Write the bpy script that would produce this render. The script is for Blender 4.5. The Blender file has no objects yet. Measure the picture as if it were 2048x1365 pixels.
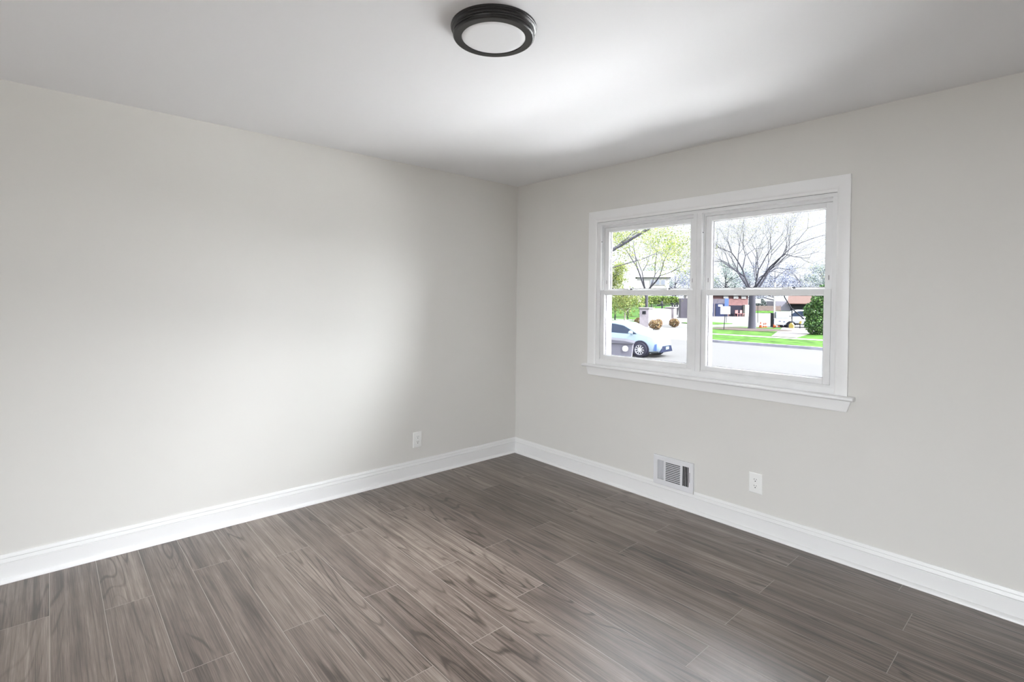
import bpy, bmesh, math, random
import numpy as np
from mathutils import Vector, Matrix

C = bpy.context.scene.collection
scene = bpy.context.scene
PI = math.pi

# ------------------------------------------------------------------ camera
cam_d = bpy.data.cameras.new('camera')
cam = bpy.data.objects.new('camera', cam_d)
C.objects.link(cam)
yaw, pitch, roll = -0.8383, -0.0121, 0.0110
fwd = Vector((math.sin(yaw) * math.cos(pitch), math.cos(yaw) * math.cos(pitch), math.sin(pitch)))
rgt = Vector((math.cos(yaw), -math.sin(yaw), 0))
upv = rgt.cross(fwd)
r2 = math.cos(roll) * rgt + math.sin(roll) * upv
u2 = -math.sin(roll) * rgt + math.cos(roll) * upv
m = Matrix((r2, u2, -fwd)).transposed().to_4x4()
m.translation = Vector((3.5095, -3.2138, 1.409))
cam.matrix_world = m
cam_d.sensor_width = 36
cam_d.lens = 1032.93 / 2048 * 36
cam_d.shift_y = -71.66 / 2048
cam_d.clip_start = 0.05
cam_d.clip_end = 600
scene.camera = cam

# ------------------------------------------------------------------ world, sun, exposure
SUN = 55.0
SKY_LOW, SKY_HIGH, SKY_GLOW, SKY_BACK = 1.2, 15.0, 48.0, 11.0      # pale horizon; unseen zenith, sun side and rear sky brightened to fill the room
OUT = 1.0
w = bpy.data.worlds.new('sky')
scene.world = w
w.use_nodes = True
nt = w.node_tree
bg = nt.nodes['Background']
tc = nt.nodes.new('ShaderNodeTexCoord')
sx = nt.nodes.new('ShaderNodeSeparateXYZ')
nt.links.new(tc.outputs['Generated'], sx.inputs[0])
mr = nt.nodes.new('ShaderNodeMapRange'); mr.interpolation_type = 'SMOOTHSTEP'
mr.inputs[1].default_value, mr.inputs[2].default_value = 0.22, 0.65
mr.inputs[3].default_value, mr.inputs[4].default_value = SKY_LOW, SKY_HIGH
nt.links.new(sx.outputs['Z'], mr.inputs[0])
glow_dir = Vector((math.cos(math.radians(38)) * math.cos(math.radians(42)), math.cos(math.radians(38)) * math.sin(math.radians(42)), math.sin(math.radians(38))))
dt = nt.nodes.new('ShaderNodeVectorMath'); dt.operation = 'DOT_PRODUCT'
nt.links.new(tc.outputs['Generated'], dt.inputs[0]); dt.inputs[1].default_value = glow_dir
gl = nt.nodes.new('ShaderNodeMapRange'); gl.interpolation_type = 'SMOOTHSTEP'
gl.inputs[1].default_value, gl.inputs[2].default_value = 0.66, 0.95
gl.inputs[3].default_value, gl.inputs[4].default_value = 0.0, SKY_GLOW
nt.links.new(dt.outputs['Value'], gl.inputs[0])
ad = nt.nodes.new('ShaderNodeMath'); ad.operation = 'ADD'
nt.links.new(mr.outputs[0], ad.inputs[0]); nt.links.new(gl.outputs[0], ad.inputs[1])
rs = nt.nodes.new('ShaderNodeMapRange'); rs.interpolation_type = 'SMOOTHSTEP'      # unseen rear sky brightened as fill for the rear opening
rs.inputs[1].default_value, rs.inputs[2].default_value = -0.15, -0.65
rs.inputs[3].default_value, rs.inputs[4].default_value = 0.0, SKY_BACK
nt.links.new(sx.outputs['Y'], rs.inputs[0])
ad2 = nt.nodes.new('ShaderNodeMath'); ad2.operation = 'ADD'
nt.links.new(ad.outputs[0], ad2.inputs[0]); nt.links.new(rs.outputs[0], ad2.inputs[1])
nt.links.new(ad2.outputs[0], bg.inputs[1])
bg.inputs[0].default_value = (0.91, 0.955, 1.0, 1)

sun_d = bpy.data.lights.new('sun', 'SUN')
sun = bpy.data.objects.new('sun', sun_d)
C.objects.link(sun)
sun_d.energy = SUN
sun_d.angle = 0.009
sun_d.color = (1.0, 0.975, 0.95)
sdir = Vector((0.74, 0.08, 0.67)).normalized()      # towards the sun
sun.rotation_euler = sdir.to_track_quat('Z', 'Y').to_euler()
sun.location = (20, 0, 30)

def portal(name, loc, rot, sx_, sy_):
    d = bpy.data.lights.new(name, 'AREA')
    d.shape = 'RECTANGLE'
    d.size, d.size_y = sx_, sy_
    d.cycles.is_portal = True
    o = bpy.data.objects.new(name, d)
    C.objects.link(o)
    o.location = loc
    o.rotation_euler = rot
portal('window_daylight_portal', (1.76, 0.16, 1.47), (-PI / 2, 0, 0), 1.7, 1.1)      # shines towards -y
REAR_X0, REAR_X1, REAR_Z1 = 2.3, 4.4, 2.1  # unseen rear opening, added to let fill light into the room
REAR_Y = -5.4
portal('rear_opening_fill_portal', ((REAR_X0 + REAR_X1) / 2, REAR_Y - 0.13, REAR_Z1 / 2), (PI / 2, 0, 0), REAR_X1 - REAR_X0, REAR_Z1)

scene.view_settings.view_transform = 'Standard'
scene.view_settings.look = 'None'
scene.view_settings.gamma = 1.0
scene.view_settings.use_curve_mapping = False
scene.view_settings.exposure = 0.07
cy = scene.cycles
cy.max_bounces = 10
cy.diffuse_bounces = 7
cy.glossy_bounces = 4
cy.transparent_max_bounces = 12
cy.sample_clamp_indirect = 60.0
cy.use_denoising = True

# ------------------------------------------------------------------ helpers
def tag(o, label=None, cat=None, group=None, kind=None):
    if label: o['label'] = label
    if cat: o['category'] = cat
    if group: o['group'] = group
    if kind: o['kind'] = kind
    return o

def empty(name, loc, rotz=0.0):
    o = bpy.data.objects.new(name, None)
    o.empty_display_size = 0.1
    C.objects.link(o)
    o.location = loc
    o.rotation_euler = (0, 0, rotz)
    return o

class MB:
    """collects geometry and links it as ONE mesh object"""
    def __init__(self):
        self.v, self.f = [], []
    def add(self, vs, fs):
        n = len(self.v)
        self.v += [tuple(p) for p in vs]
        self.f += [tuple(i + n for i in f) for f in fs]
        return self
    def box(self, a, b, mat=None):
        x0, y0, z0 = a; x1, y1, z1 = b
        vs = [(x0, y0, z0), (x1, y0, z0), (x1, y1, z0), (x0, y1, z0), (x0, y0, z1), (x1, y0, z1), (x1, y1, z1), (x0, y1, z1)]
        if mat is not None: vs = [mat @ Vector(p) for p in vs]
        return self.add(vs, [(0, 3, 2, 1), (4, 5, 6, 7), (0, 1, 5, 4), (1, 2, 6, 5), (2, 3, 7, 6), (3, 0, 4, 7)])
    def prism(self, pts, vec):
        n = len(pts); vec = Vector(vec)
        vs = [Vector(p) for p in pts] + [Vector(p) + vec for p in pts]
        return self.add(vs, [tuple(range(n))[::-1], tuple(range(n, 2 * n))] + [(i, (i + 1) % n, n + (i + 1) % n, n + i) for i in range(n)])
    def sweep(self, rings, close_ends=True):
        """rings: list of equally long closed point loops"""
        n = len(rings[0])
        vs = [p for r in rings for p in r]
        fs = []
        for k in range(len(rings) - 1):
            for i in range(n):
                j = (i + 1) % n
                fs.append((k * n + i, k * n + j, (k + 1) * n + j, (k + 1) * n + i))
        if close_ends:
            fs.append(tuple(range(n))[::-1]); fs.append(tuple(range((len(rings) - 1) * n, len(rings) * n)))
        return self.add(vs, fs)
    def tube(self, pts, rad, n=8):
        pts = [Vector(p) for p in pts]
        rad = rad if isinstance(rad, (list, tuple)) else [rad] * len(pts)
        rings = []
        ref = None
        for i, p in enumerate(pts):
            d = (pts[min(i + 1, len(pts) - 1)] - pts[max(i - 1, 0)]).normalized()
            if ref is None or abs(ref.dot(d)) > 0.95:
                ref = Vector((0, 0, 1)) if abs(d.z) < 0.9 else Vector((1, 0, 0))
            a = d.cross(ref).normalized(); b = d.cross(a)
            rings.append([p + rad[i] * (math.cos(t) * a + math.sin(t) * b) for t in [2 * PI * k / n for k in range(n)]])
        return self.sweep(rings)
    def lathe(self, prof, c=(0, 0, 0), n=64, close=False):
        """prof: (r,z) list turned about the vertical through c"""
        vs, fs = [], []
        k = len(prof)
        for i in range(n):
            t = 2 * PI * i / n
            for r, z in prof:
                vs.append((c[0] + r * math.cos(t), c[1] + r * math.sin(t), c[2] + z))
        for i in range(n):
            j = (i + 1) % n
            for q in range(k if close else k - 1):
                q2 = (q + 1) % k
                fs.append((i * k + q, j * k + q, j * k + q2, i * k + q2))
        return self.add(vs, fs)
    def cyl(self, c, axis, r, h, n=24, r2=None):
        axis = Vector(axis).normalized()
        return self.tube([Vector(c), Vector(c) + axis * h], [r, r if r2 is None else r2], n)
    def blob(self, c, r, seed=0, rough=0.15, n=14):
        rng = random.Random(seed)
        vs, fs = [], []
        for i in range(n + 1):
            th = PI * i / n
            for j in range(2 * n):
                ph = PI * j / n
                k = 1 + rng.uniform(-rough, rough)
                vs.append((c[0] + r[0] * k * math.sin(th) * math.cos(ph), c[1] + r[1] * k * math.sin(th) * math.sin(ph), c[2] + r[2] * k * math.cos(th)))
        for i in range(n):
            for j in range(2 * n):
                j2 = (j + 1) % (2 * n)
                fs.append((i * 2 * n + j, (i + 1) * 2 * n + j, (i + 1) * 2 * n + j2, i * 2 * n + j2))
        return self.add(vs, fs)
    def build(self, name, mat, parent=None, smooth=False, bevel=0.0, seg=2, world=False, clean=True):
        me = bpy.data.meshes.new(name)
        off = Vector(parent.location) if (world and parent is not None) else Vector((0, 0, 0))
        me.from_pydata([tuple(Vector(p) - off) for p in self.v], [], self.f)
        me.materials.append(mat)
        if clean:
            bm = bmesh.new(); bm.from_mesh(me)
            bmesh.ops.recalc_face_normals(bm, faces=bm.faces[:])
            bm.to_mesh(me); bm.free()
        o = bpy.data.objects.new(name, me)
        C.objects.link(o)
        if smooth:
            for p in me.polygons: p.use_smooth = True
            try:
                me.set_sharp_from_angle(angle=math.radians(40))
            except Exception:
                pass
        if bevel > 0:
            b = o.modifiers.new('bevel', 'BEVEL')
            b.width = bevel; b.segments = seg; b.limit_method = 'ANGLE'; b.angle_limit = math.radians(35)
        if parent is not None: o.parent = parent
        return o

def quads(centers, size, rng, name, mat, parent=None, flat=0.0, aspect=0.6):
    """many small leaf faces as one mesh (numpy)"""
    c = np.asarray(centers, float); n = len(c)
    a = rng.normal(size=(n, 3)); a[:, 2] *= (1 - flat); a /= np.linalg.norm(a, axis=1)[:, None]
    b = np.cross(a, rng.normal(size=(n, 3))); b /= np.linalg.norm(b, axis=1)[:, None]
    s = size * rng.uniform(0.6, 1.3, size=(n, 1))
    v = np.stack([c - a * s, c + b * s * aspect, c + a * s, c - b * s * aspect], 1).reshape(-1, 3)
    me = bpy.data.meshes.new(name)
    me.from_pydata(v.tolist(), [], np.arange(4 * n).reshape(n, 4).tolist())
    me.materials.append(mat)
    o = bpy.data.objects.new(name, me); C.objects.link(o)
    if parent is not None: o.parent = parent
    return o

def copy_tree(o, parent=None):
    c = o.copy(); C.objects.link(c)
    if parent is not None: c.parent = parent
    for ch in [x for x in bpy.data.objects if x.parent == o]:
        copy_tree(ch, c)
    return c

# ------------------------------------------------------------------ materials
def mat(name, col, rough=0.6, spec=0.5, metal=0.0, var=0.0, vscale=5.0, bump=0.0, bscale=60.0, bdist=0.002):
    col = tuple(c * OUT for c in col)
    M = bpy.data.materials.new(name); M.use_nodes = True
    t = M.node_tree; p = t.nodes['Principled BSDF']
    p.inputs['Base Color'].default_value = (*col, 1)
    p.inputs['Roughness'].default_value = rough
    p.inputs['Metallic'].default_value = metal
    p.inputs['Specular IOR Level'].default_value = spec
    tcn = t.nodes.new('ShaderNodeTexCoord')
    if var > 0:
        n = t.nodes.new('ShaderNodeTexNoise'); n.inputs['Scale'].default_value = vscale; n.inputs['Detail'].default_value = 4
        t.links.new(tcn.outputs['Object'], n.inputs['Vector'])
        r = t.nodes.new('ShaderNodeValToRGB')
        r.color_ramp.elements[0].position = 0.3; r.color_ramp.elements[1].position = 0.7
        r.color_ramp.elements[0].color = (*[max(0, c * (1 - var)) for c in col], 1)
        r.color_ramp.elements[1].color = (*[min(1, c * (1 + var)) for c in col], 1)
        t.links.new(n.outputs['Fac'], r.inputs[0]); t.links.new(r.outputs[0], p.inputs['Base Color'])
    if bump > 0:
        n = t.nodes.new('ShaderNodeTexNoise'); n.inputs['Scale'].default_value = bscale; n.inputs['Detail'].default_value = 3
        t.links.new(tcn.outputs['Object'], n.inputs['Vector'])
        b = t.nodes.new('ShaderNodeBump'); b.inputs['Strength'].default_value = bump; b.inputs['Distance'].default_value = bdist
        t.links.new(n.outputs['Fac'], b.inputs['Height']); t.links.new(b.outputs[0], p.inputs['Normal'])
    return M

def leaf_mat(name, cols, trans=0.3):
    """per-leaf random colour"""
    cols = [tuple(v * OUT for v in c) for c in cols]
    M = bpy.data.materials.new(name); M.use_nodes = True
    t = M.node_tree; p = t.nodes['Principled BSDF']
    g = t.nodes.new('ShaderNodeNewGeometry'); r = t.nodes.new('ShaderNodeValToRGB')
    e = r.color_ramp.elements
    while len(e) < len(cols): e.new(0.5)
    for i, c in enumerate(cols):
        e[i].position = i / (len(cols) - 1); e[i].color = (*c, 1)
    t.links.new(g.outputs['Random Per Island'], r.inputs[0])
    t.links.new(r.outputs[0], p.inputs['Base Color'])
    p.inputs['Roughness'].default_value = 0.7; p.inputs['Specular IOR Level'].default_value = 0.2
    tr = t.nodes.new('ShaderNodeBsdfTranslucent'); t.links.new(r.outputs[0], tr.inputs[0])
    mx = t.nodes.new('ShaderNodeMixShader'); mx.inputs[0].default_value = trans
    t.links.new(p.outputs[0], mx.inputs[1]); t.links.new(tr.outputs[0], mx.inputs[2])
    t.links.new(mx.outputs[0], t.nodes['Material Output'].inputs[0])
    return M

def glass_mat(name, tint=(1, 1, 1)):
    M = bpy.data.materials.new(name); M.use_nodes = True
    t = M.node_tree; t.nodes.remove(t.nodes['Principled BSDF'])
    tr = t.nodes.new('ShaderNodeBsdfTransparent'); tr.inputs[0].default_value = (*tint, 1)
    gl = t.nodes.new('ShaderNodeBsdfGlossy'); gl.inputs['Roughness'].default_value = 0.02
    fr = t.nodes.new('ShaderNodeFresnel'); fr.inputs[0].default_value = 1.35
    mx = t.nodes.new('ShaderNodeMixShader')
    t.links.new(fr.outputs[0], mx.inputs[0]); t.links.new(tr.outputs[0], mx.inputs[1]); t.links.new(gl.outputs[0], mx.inputs[2])
    t.links.new(mx.outputs[0], t.nodes['Material Output'].inputs[0])
    return M

def wood_floor_mat():
    M = bpy.data.materials.new('wood_plank'); M.use_nodes = True
    t = M.node_tree; L = t.links.new; p = t.nodes['Principled BSDF']
    def N(k): return t.nodes.new(k)
    def math_(op, a, b=None, c=None):
        n = N('ShaderNodeMath'); n.operation = op
        for i, q in enumerate((a, b, c)):
            if q is None: continue
            if isinstance(q, (int, float)): n.inputs[i].default_value = q
            else: L(q, n.inputs[i])
        return n.outputs[0]
    tcn = N('ShaderNodeTexCoord')
    at = N('ShaderNodeAttribute'); at.attribute_name = 'plank_seed'
    off = N('ShaderNodeVectorMath'); off.operation = 'MULTIPLY'; L(at.outputs['Color'], off.inputs[0]); off.inputs[1].default_value = (37, 23, 19)
    pos = N('ShaderNodeVectorMath'); pos.operation = 'ADD'; L(tcn.outputs['Object'], pos.inputs[0]); L(off.outputs[0], pos.inputs[1])
    def noise(sc, detail, rough=0.55, dist=0.0):
        mp = N('ShaderNodeVectorMath'); mp.operation = 'MULTIPLY'; L(pos.outputs[0], mp.inputs[0]); mp.inputs[1].default_value = sc
        n = N('ShaderNodeTexNoise'); n.inputs['Scale'].default_value = 1.0; n.inputs['Detail'].default_value = detail
        n.inputs['Roughness'].default_value = rough; n.inputs['Distortion'].default_value = dist
        L(mp.outputs[0], n.inputs['Vector']); return n.outputs['Fac']
    streak = noise((0.9, 34, 1), 6, 0.66, 0.15)
    broad = noise((2.6, 8, 1), 3, 0.55, 0.5)
    fine = noise((5, 300, 1), 4, 0.65)
    thin = noise((2.2, 120, 2), 3, 0.6, 0.1)
    cath = noise((0.62, 6.5, 1), 1.0, 0.4, 0.25)
    ring = math_('PINGPONG', math_('MULTIPLY', cath, 34.0), 1.0)
    ringl = N('ShaderNodeMapRange'); L(ring, ringl.inputs[0]); ringl.inputs[1].default_value = 0.0; ringl.inputs[2].default_value = 0.30; ringl.inputs[3].default_value = 1.0; ringl.inputs[4].default_value = 0.0
    mask = N('ShaderNodeMapRange'); L(noise((0.8, 7.0, 3), 1, 0.5), mask.inputs[0]); mask.inputs[1].default_value = 0.46; mask.inputs[2].default_value = 0.60
    ringm = math_('MULTIPLY', math_('MULTIPLY', ringl.outputs[0], mask.outputs[0]), math_('ADD', 0.3, thin))
    # thin dark pores: only the low tail of the fine noise
    pore = N('ShaderNodeMapRange'); L(thin, pore.inputs[0]); pore.inputs[1].default_value = 0.30; pore.inputs[2].default_value = 0.46; pore.inputs[3].default_value = 1.0; pore.inputs[4].default_value = 0.0
    # tone
    tone = math_('ADD', math_('MULTIPLY', streak, 0.70), math_('MULTIPLY', broad, 0.32))
    tone = math_('ADD', tone, math_('MULTIPLY', math_('SUBTRACT', fine, 0.5), 0.55))
    tone = math_('SUBTRACT', tone, math_('MULTIPLY', pore.outputs[0], 0.13))
    sepc = N('ShaderNodeSeparateColor'); L(at.outputs['Color'], sepc.inputs[0])
    tone = math_('ADD', tone, math_('MULTIPLY', math_('SUBTRACT', sepc.outputs[2], 0.5), 0.12))
    tone = math_('SUBTRACT', tone, math_('MULTIPLY', ringm, 0.30))
    r = N('ShaderNodeValToRGB'); e = r.color_ramp.elements
    e[0].position = 0.29; e[0].color = (0.052, 0.036, 0.027, 1)
    e[1].position = 0.76; e[1].color = (0.36, 0.30, 0.255, 1)
    q = e.new(0.43); q.color = (0.118, 0.087, 0.070, 1)
    q = e.new(0.58); q.color = (0.210, 0.164, 0.136, 1)
    L(tone, r.inputs[0]); L(r.outputs[0], p.inputs['Base Color'])
    p.inputs['Specular IOR Level'].default_value = 1.0
    rr = math_('ADD', 0.28, math_('MULTIPLY', fine, 0.16)); L(rr, p.inputs['Roughness'])
    b = N('ShaderNodeBump'); b.inputs['Strength'].default_value = 0.35; b.inputs['Distance'].default_value = 0.0012
    L(math_('ADD', math_('MULTIPLY', fine, 0.7), math_('MULTIPLY', streak, 0.6)), b.inputs['Height']); L(b.outputs[0], p.inputs['Normal'])
    return M

WALL = mat('wall_paint', (0.72, 0.707, 0.675), 0.75, 0.25, bump=0.12, bscale=220, bdist=0.001)
CEIL = mat('ceiling_paint', (0.83, 0.83, 0.84), 0.85, 0.2, bump=0.10, bscale=180, bdist=0.001)
TRIM = mat('trim_white', (0.855, 0.853, 0.848), 0.35, 0.45)
VINYL = mat('window_white', (0.80, 0.80, 0.80), 0.42, 0.4, var=0.03, vscale=9)
PLATE = mat('outlet_white', (0.88, 0.88, 0.86), 0.35, 0.5)
DARK = mat('slot_black', (0.02, 0.02, 0.02), 0.6, 0.3)
GASKET = mat('gasket_grey', (0.10, 0.10, 0.11), 0.6, 0.3)
VENT = mat('register_enamel', (0.76, 0.76, 0.78), 0.4, 0.45)
BRONZE = mat('bronze_black', (0.035, 0.034, 0.034), 0.28, 0.6, metal=0.35, var=0.12, vscale=120)
LENS = mat('lens_acrylic', (0.80, 0.80, 0.81), 0.45, 0.3)
GROUT = mat('plank_joint', (0.43, 0.385, 0.35), 0.6, 0.3)
WOOD = wood_floor_mat()
GLASS = glass_mat('window_glass')

# ------------------------------------------------------------------ room shell
H = 2.44
RX, RY = 4.9, REAR_Y          # far extents of the room
T = 0.14
WX0, WX1, WZ0, WZ1 = 0.925, 2.600, 0.880, 2.050     # window rough opening

# floor: planks laid along x, one mesh, joints where the photograph shows them
PW = 0.182
rows = {0: (1.703,), 1: (1.255,), 2: (0.554,), 3: (1.253,), 4: (0.552,), 5: (1.258,), 6: (0.410,), 7: (1.263,), 8: (0.483,), 9: (1.272,),
        10: (0.598,), 11: (1.270,), 12: (0.600,), 13: (1.276,), 14: (0.479,), 15: (1.278,), 16: (0.604,), 17: (1.29,), 18: (0.5,)}
PL = {0: 1.215, 1: 1.21, 2: 1.225, 3: 1.223, 4: 1.236, 5: 1.222, 6: 1.238, 7: 1.238, 8: 1.251, 9: 1.23, 10: 1.257, 11: 1.23, 12: 1.26}
rng = random.Random(4)
fm = MB(); seeds = []
g = 0.0012
y_hi = 0.0; row = 0
while y_hi > RY:
    y_lo = -0.113 - PW * row
    y_lo = max(y_lo, RY)
    first = rows.get(row, (rng.uniform(0.2, 1.3),))[0]; pl = PL.get(row, 1.222)
    xs = [first]
    while xs[0] > 0: xs.insert(0, xs[0] - pl)
    while xs[-1] < RX: xs.append(xs[-1] + pl)
    if xs[1] < 0.12: xs.pop(1)
    for a, b in zip(xs[:-1], xs[1:]):
        a2, b2 = max(a, 0), min(b, RX)
        if b2 - a2 < 0.01: continue
        ex = g
        fm.add([(a2 + ex, y_lo + g, 0), (b2 - ex, y_lo + g, 0), (b2 - ex, y_hi - g, 0), (a2 + ex, y_hi - g, 0)], [(0, 1, 2, 3)])
        seeds.append((rng.random(), rng.random(), rng.random(), 1))
    y_hi = y_lo; row += 1
floor = fm.build('floor', WOOD)
ca = floor.data.color_attributes.new('plank_seed', 'FLOAT_COLOR', 'CORNER')
for poly in floor.data.polygons:
    for li in poly.loop_indices:
        ca.data[li].color = seeds[poly.index]
floor.data.materials.append(GROUT)
bm = bmesh.new(); bm.from_mesh(floor.data)
vs = [bm.verts.new(p) for p in ((-T, RY - T, -0.0003), (RX + T, RY - T, -0.0003), (RX + T, T, -0.0003), (-T, T, -0.0003))]
f = bm.faces.new(vs); f.material_index = 1
vs2 = [bm.verts.new((v.co.x, v.co.y, -0.12)) for v in vs]
bm.faces.new(vs2[::-1]).material_index = 1
for i in range(4):
    bm.faces.new((vs[i], vs2[i], vs2[(i + 1) % 4], vs[(i + 1) % 4])).material_index = 1
bm.to_mesh(floor.data); bm.free()
tag(floor, 'grey brown wood plank floor with pale joints', 'floor', kind='structure')

def struct(o, label, cat): return tag(o, label, cat, kind='structure')
struct(MB().box((-T, RY - T, -0.12), (0, T, H + 0.1)).build('wall_left', WALL), 'plain pale grey wall without a window, left of the corner', 'wall')
wr = MB()
wr.box((0, 0, -0.12), (WX0, T, H + 0.1)); wr.box((WX1, 0, -0.12), (RX + T, T, H + 0.1))
wr.box((WX0, 0, -0.12), (WX1, T, WZ0)); wr.box((WX0, 0, WZ1), (WX1, T, H + 0.1))
struct(wr.build('wall_right', WALL), 'pale grey wall that holds the double window', 'wall')
wb = MB()
wb.box((0, RY - T, -0.12), (REAR_X0, RY, H + 0.1)); wb.box((REAR_X1, RY - T, -0.12), (RX, RY, H + 0.1)); wb.box((REAR_X0, RY - T, REAR_Z1), (REAR_X1, RY, H + 0.1))
struct(wb.build('wall_rear', WALL), 'wall behind the camera with a wide opening added for fill light', 'wall')
struct(MB().box((RX, RY - T, -0.12), (RX + T, 0, H + 0.1)).build('wall_side', WALL), 'wall beyond the right edge of the view', 'wall')
struct(MB().box((0, RY, H), (RX, 0, H + 0.1)).build('ceiling', CEIL), 'smooth white ceiling', 'ceiling')
ROOF = mat('roof_shingle', (0.10, 0.09, 0.085), 0.9, 0.1, var=0.2, vscale=12)
struct(MB().box((-0.8, RY - 1.6, H + 0.101), (RX + 0.8, 0.45, H + 0.22)).build('roof', ROOF), 'roof slab and eaves over the room, rear overhang added to block sun', 'roof')  # long rear overhang added to keep sun out of the rear opening

# baseboards (profile: distance from wall, height) and quarter round shoe
BP = [(0, 0.1345), (0.0035, 0.1345), (0.0062, 0.1330), (0.0098, 0.1190), (0.0098, 0.1185), (0.0045, 0.1180), (0.0045, 0.1158), (0.0085, 0.1153), (0.0128, 0.0985),
      (0.0128, 0.0980), (0.0080, 0.0975), (0.0080, 0.0955), (0.0135, 0.0940), (0.0142, 0.0915), (0.0130, 0.0895), (0.0130, 0.0), (0, 0.0)]
BP_CUT = [(d, min(z, 0.1155)) for d, z in BP]
QR = [(0.0128, 0.0), (0.0128, 0.0195)] + [(0.0128 + 0.019 * math.sin(a), 0.0195 * math.cos(a)) for a in [PI / 2 * k / 6 for k in range(1, 7)]]
bl = MB().sweep([[(d, RY + 0.002, z) for d, z in BP], [(d, -d, z) for d, z in BP]]).build('baseboard_left', TRIM)
struct(bl, 'white moulded baseboard under the plain left wall', 'baseboard')
VX0, VX1 = 1.4745, 1.7765
br = MB()
br.sweep([[(d, -d, z) for d, z in BP], [(VX0 - 0.001, -d, z) for d, z in BP]])
br.sweep([[(VX0 - 0.001, -d, z) for d, z in BP_CUT], [(VX1 + 0.001, -d, z) for d, z in BP_CUT]])
br.sweep([[(VX1 + 0.001, -d, z) for d, z in BP], [(RX - 0.002, -d, z) for d, z in BP]])
struct(br.build('baseboard_right', TRIM), 'white moulded baseboard under the window wall', 'baseboard')
struct(MB().sweep([[(d, RY + 0.002, z) for d, z in QR], [(d, -d, z) for d, z in QR]]).build('trim_1', TRIM, smooth=True), 'white quarter round shoe along the left baseboard', 'trim')
struct(MB().sweep([[(d, -d, z) for d, z in QR], [(RX - 0.002, -d, z) for d, z in QR]]).build('trim_2', TRIM, smooth=True), 'white quarter round shoe under the window wall baseboard', 'trim')

# ------------------------------------------------------------------ window
win = empty('window_1', (1.76, 0, 0.90))
struct(win, 'white double window of two side by side sashes with wide casing and sill', 'window')
def wp(mb, name, m_=VINYL, parent=win, **k): return mb.build(name, m_, parent, **k) if False else _wp(mb, name, m_, parent, **k)
def _wp(mb, name, m_, parent, **k):
    # window meshes are written in room coordinates; shift them to the window's base
    base = Vector(win.location)
    mb.v = [tuple(Vector(p) - base) for p in mb.v]
    return mb.build(name, m_, parent, **k)
CX0, CX1, CZ1 = 0.858, 2.657, 2.101      # casing outer
IX0, IX1, IZ1 = 0.931, 2.592, 2.032      # casing inner
SZ = 0.903                               # stool top
# casing profile across its width (0 = outer edge, 1 = inner edge): depth from wall
CP = [(0.0, 0.0), (0.0, 0.017), (0.06, 0.0185), (0.70, 0.0135), (0.80, 0.0135), (0.92, 0.0115), (1.0, 0.006), (1.0, 0.0)]
def ring_at(xo, zo, xi, zi): return [(xo + (xi - xo) * u, -d, zo + (zi - zo) * u) for u, d in CP]
cs = MB().sweep([ring_at(CX0, SZ, IX0, SZ), ring_at(CX0, CZ1, IX0, IZ1)])
_wp(cs, 'casing_side', TRIM, win, smooth=True)
cs = MB().sweep([ring_at(CX0, CZ1, IX0, IZ1), ring_at(CX1, CZ1, IX1, IZ1)])
_wp(cs, 'casing_head', TRIM, win, smooth=True)
cs = MB().sweep([ring_at(CX1, CZ1, IX1, IZ1), ring_at(CX1, SZ, IX1, SZ)])
_wp(cs, 'casing_side', TRIM, win, smooth=True)
# stool with rounded nose
nose = [(-0.040, SZ), (-0.046, SZ - 0.002), (-0.051, SZ - 0.006), (-0.053, SZ - 0.011), (-0.051, SZ - 0.016), (-0.046, SZ - 0.020), (-0.040, SZ - 0.022)]
st = [(0.0, SZ)] + nose + [(0.0, SZ - 0.022)]
_wp(MB().sweep([[(0.826, y, z) for y, z in st], [(2.692, y, z) for y, z in st]]), 'stool', TRIM, win, smooth=True, bevel=0.003)
_wp(MB().prism([(0.842, 0, SZ - 0.022), (2.676, 0, SZ - 0.022), (2.655, 0, 0.816), (0.866, 0, 0.816)], (0, -0.016, 0)), 'apron', TRIM, win, bevel=0.004)
# frame: outer jambs, head, sloping sill, mullion, tracks (kept in front of the wall opening)
FD = 0.105
fr = MB()
fr.box((WX0, 0.001, SZ + 0.03), (0.9645, 0.0438, 1.9918)); fr.box((WX0 + 0.001, 0.0440, SZ + 0.03), (0.9690, 0.0858, 1.9733)); fr.box((WX0 + 0.002, 0.086, SZ + 0.03), (0.9850, 0.124, 1.9731))
fr.box((2.5675, 0.001, SZ + 0.03), (WX1, 0.0438, 1.9918)); fr.box((2.5635, 0.0440, SZ + 0.03), (WX1 - 0.001, 0.0858, 1.9733)); fr.box((2.5480, 0.086, SZ + 0.03), (WX1 - 0.002, 0.124, 1.9731))
fr.box((WX0, 0.001, 1.992), (WX1, 0.0432, 2.036)); fr.box((WX0 + 0.0005, 0.0434, 1.9735), (WX1 - 0.0005, 0.1245, 2.0355))
fr.prism([(WX0, 0.0005, SZ - 0.021), (WX0, 0.0005, SZ + 0.034), (WX0, 0.006, SZ + 0.0475), (WX0, 0.05, SZ + 0.0475), (WX0, 0.125, SZ + 0.035), (WX0, 0.125, SZ - 0.021)], (WX1 - WX0, 0, 0))
_wp(fr, 'frame', VINYL, win, bevel=0.0015)
_wp(MB().box((IX0 + 0.004, -0.0015, 2.0125), (IX1 - 0.004, 0.0005, 2.0145)).box((0.9640, 0.0255, 1.49), (0.9652, 0.0285, 1.985)).box((1.8035, 0.0255, 1.49), (1.8047, 0.0270, 1.985)), 'weatherstrip', mat('weatherstrip_grey', (0.30, 0.30, 0.31), 0.6, 0.2), win)
_wp(MB().box((IX0 - 0.004, -0.006, 2.0148), (IX1 + 0.004, 0.0, 2.034)), 'head_stop', TRIM, win, bevel=0.002)
mu = MB()
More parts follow.
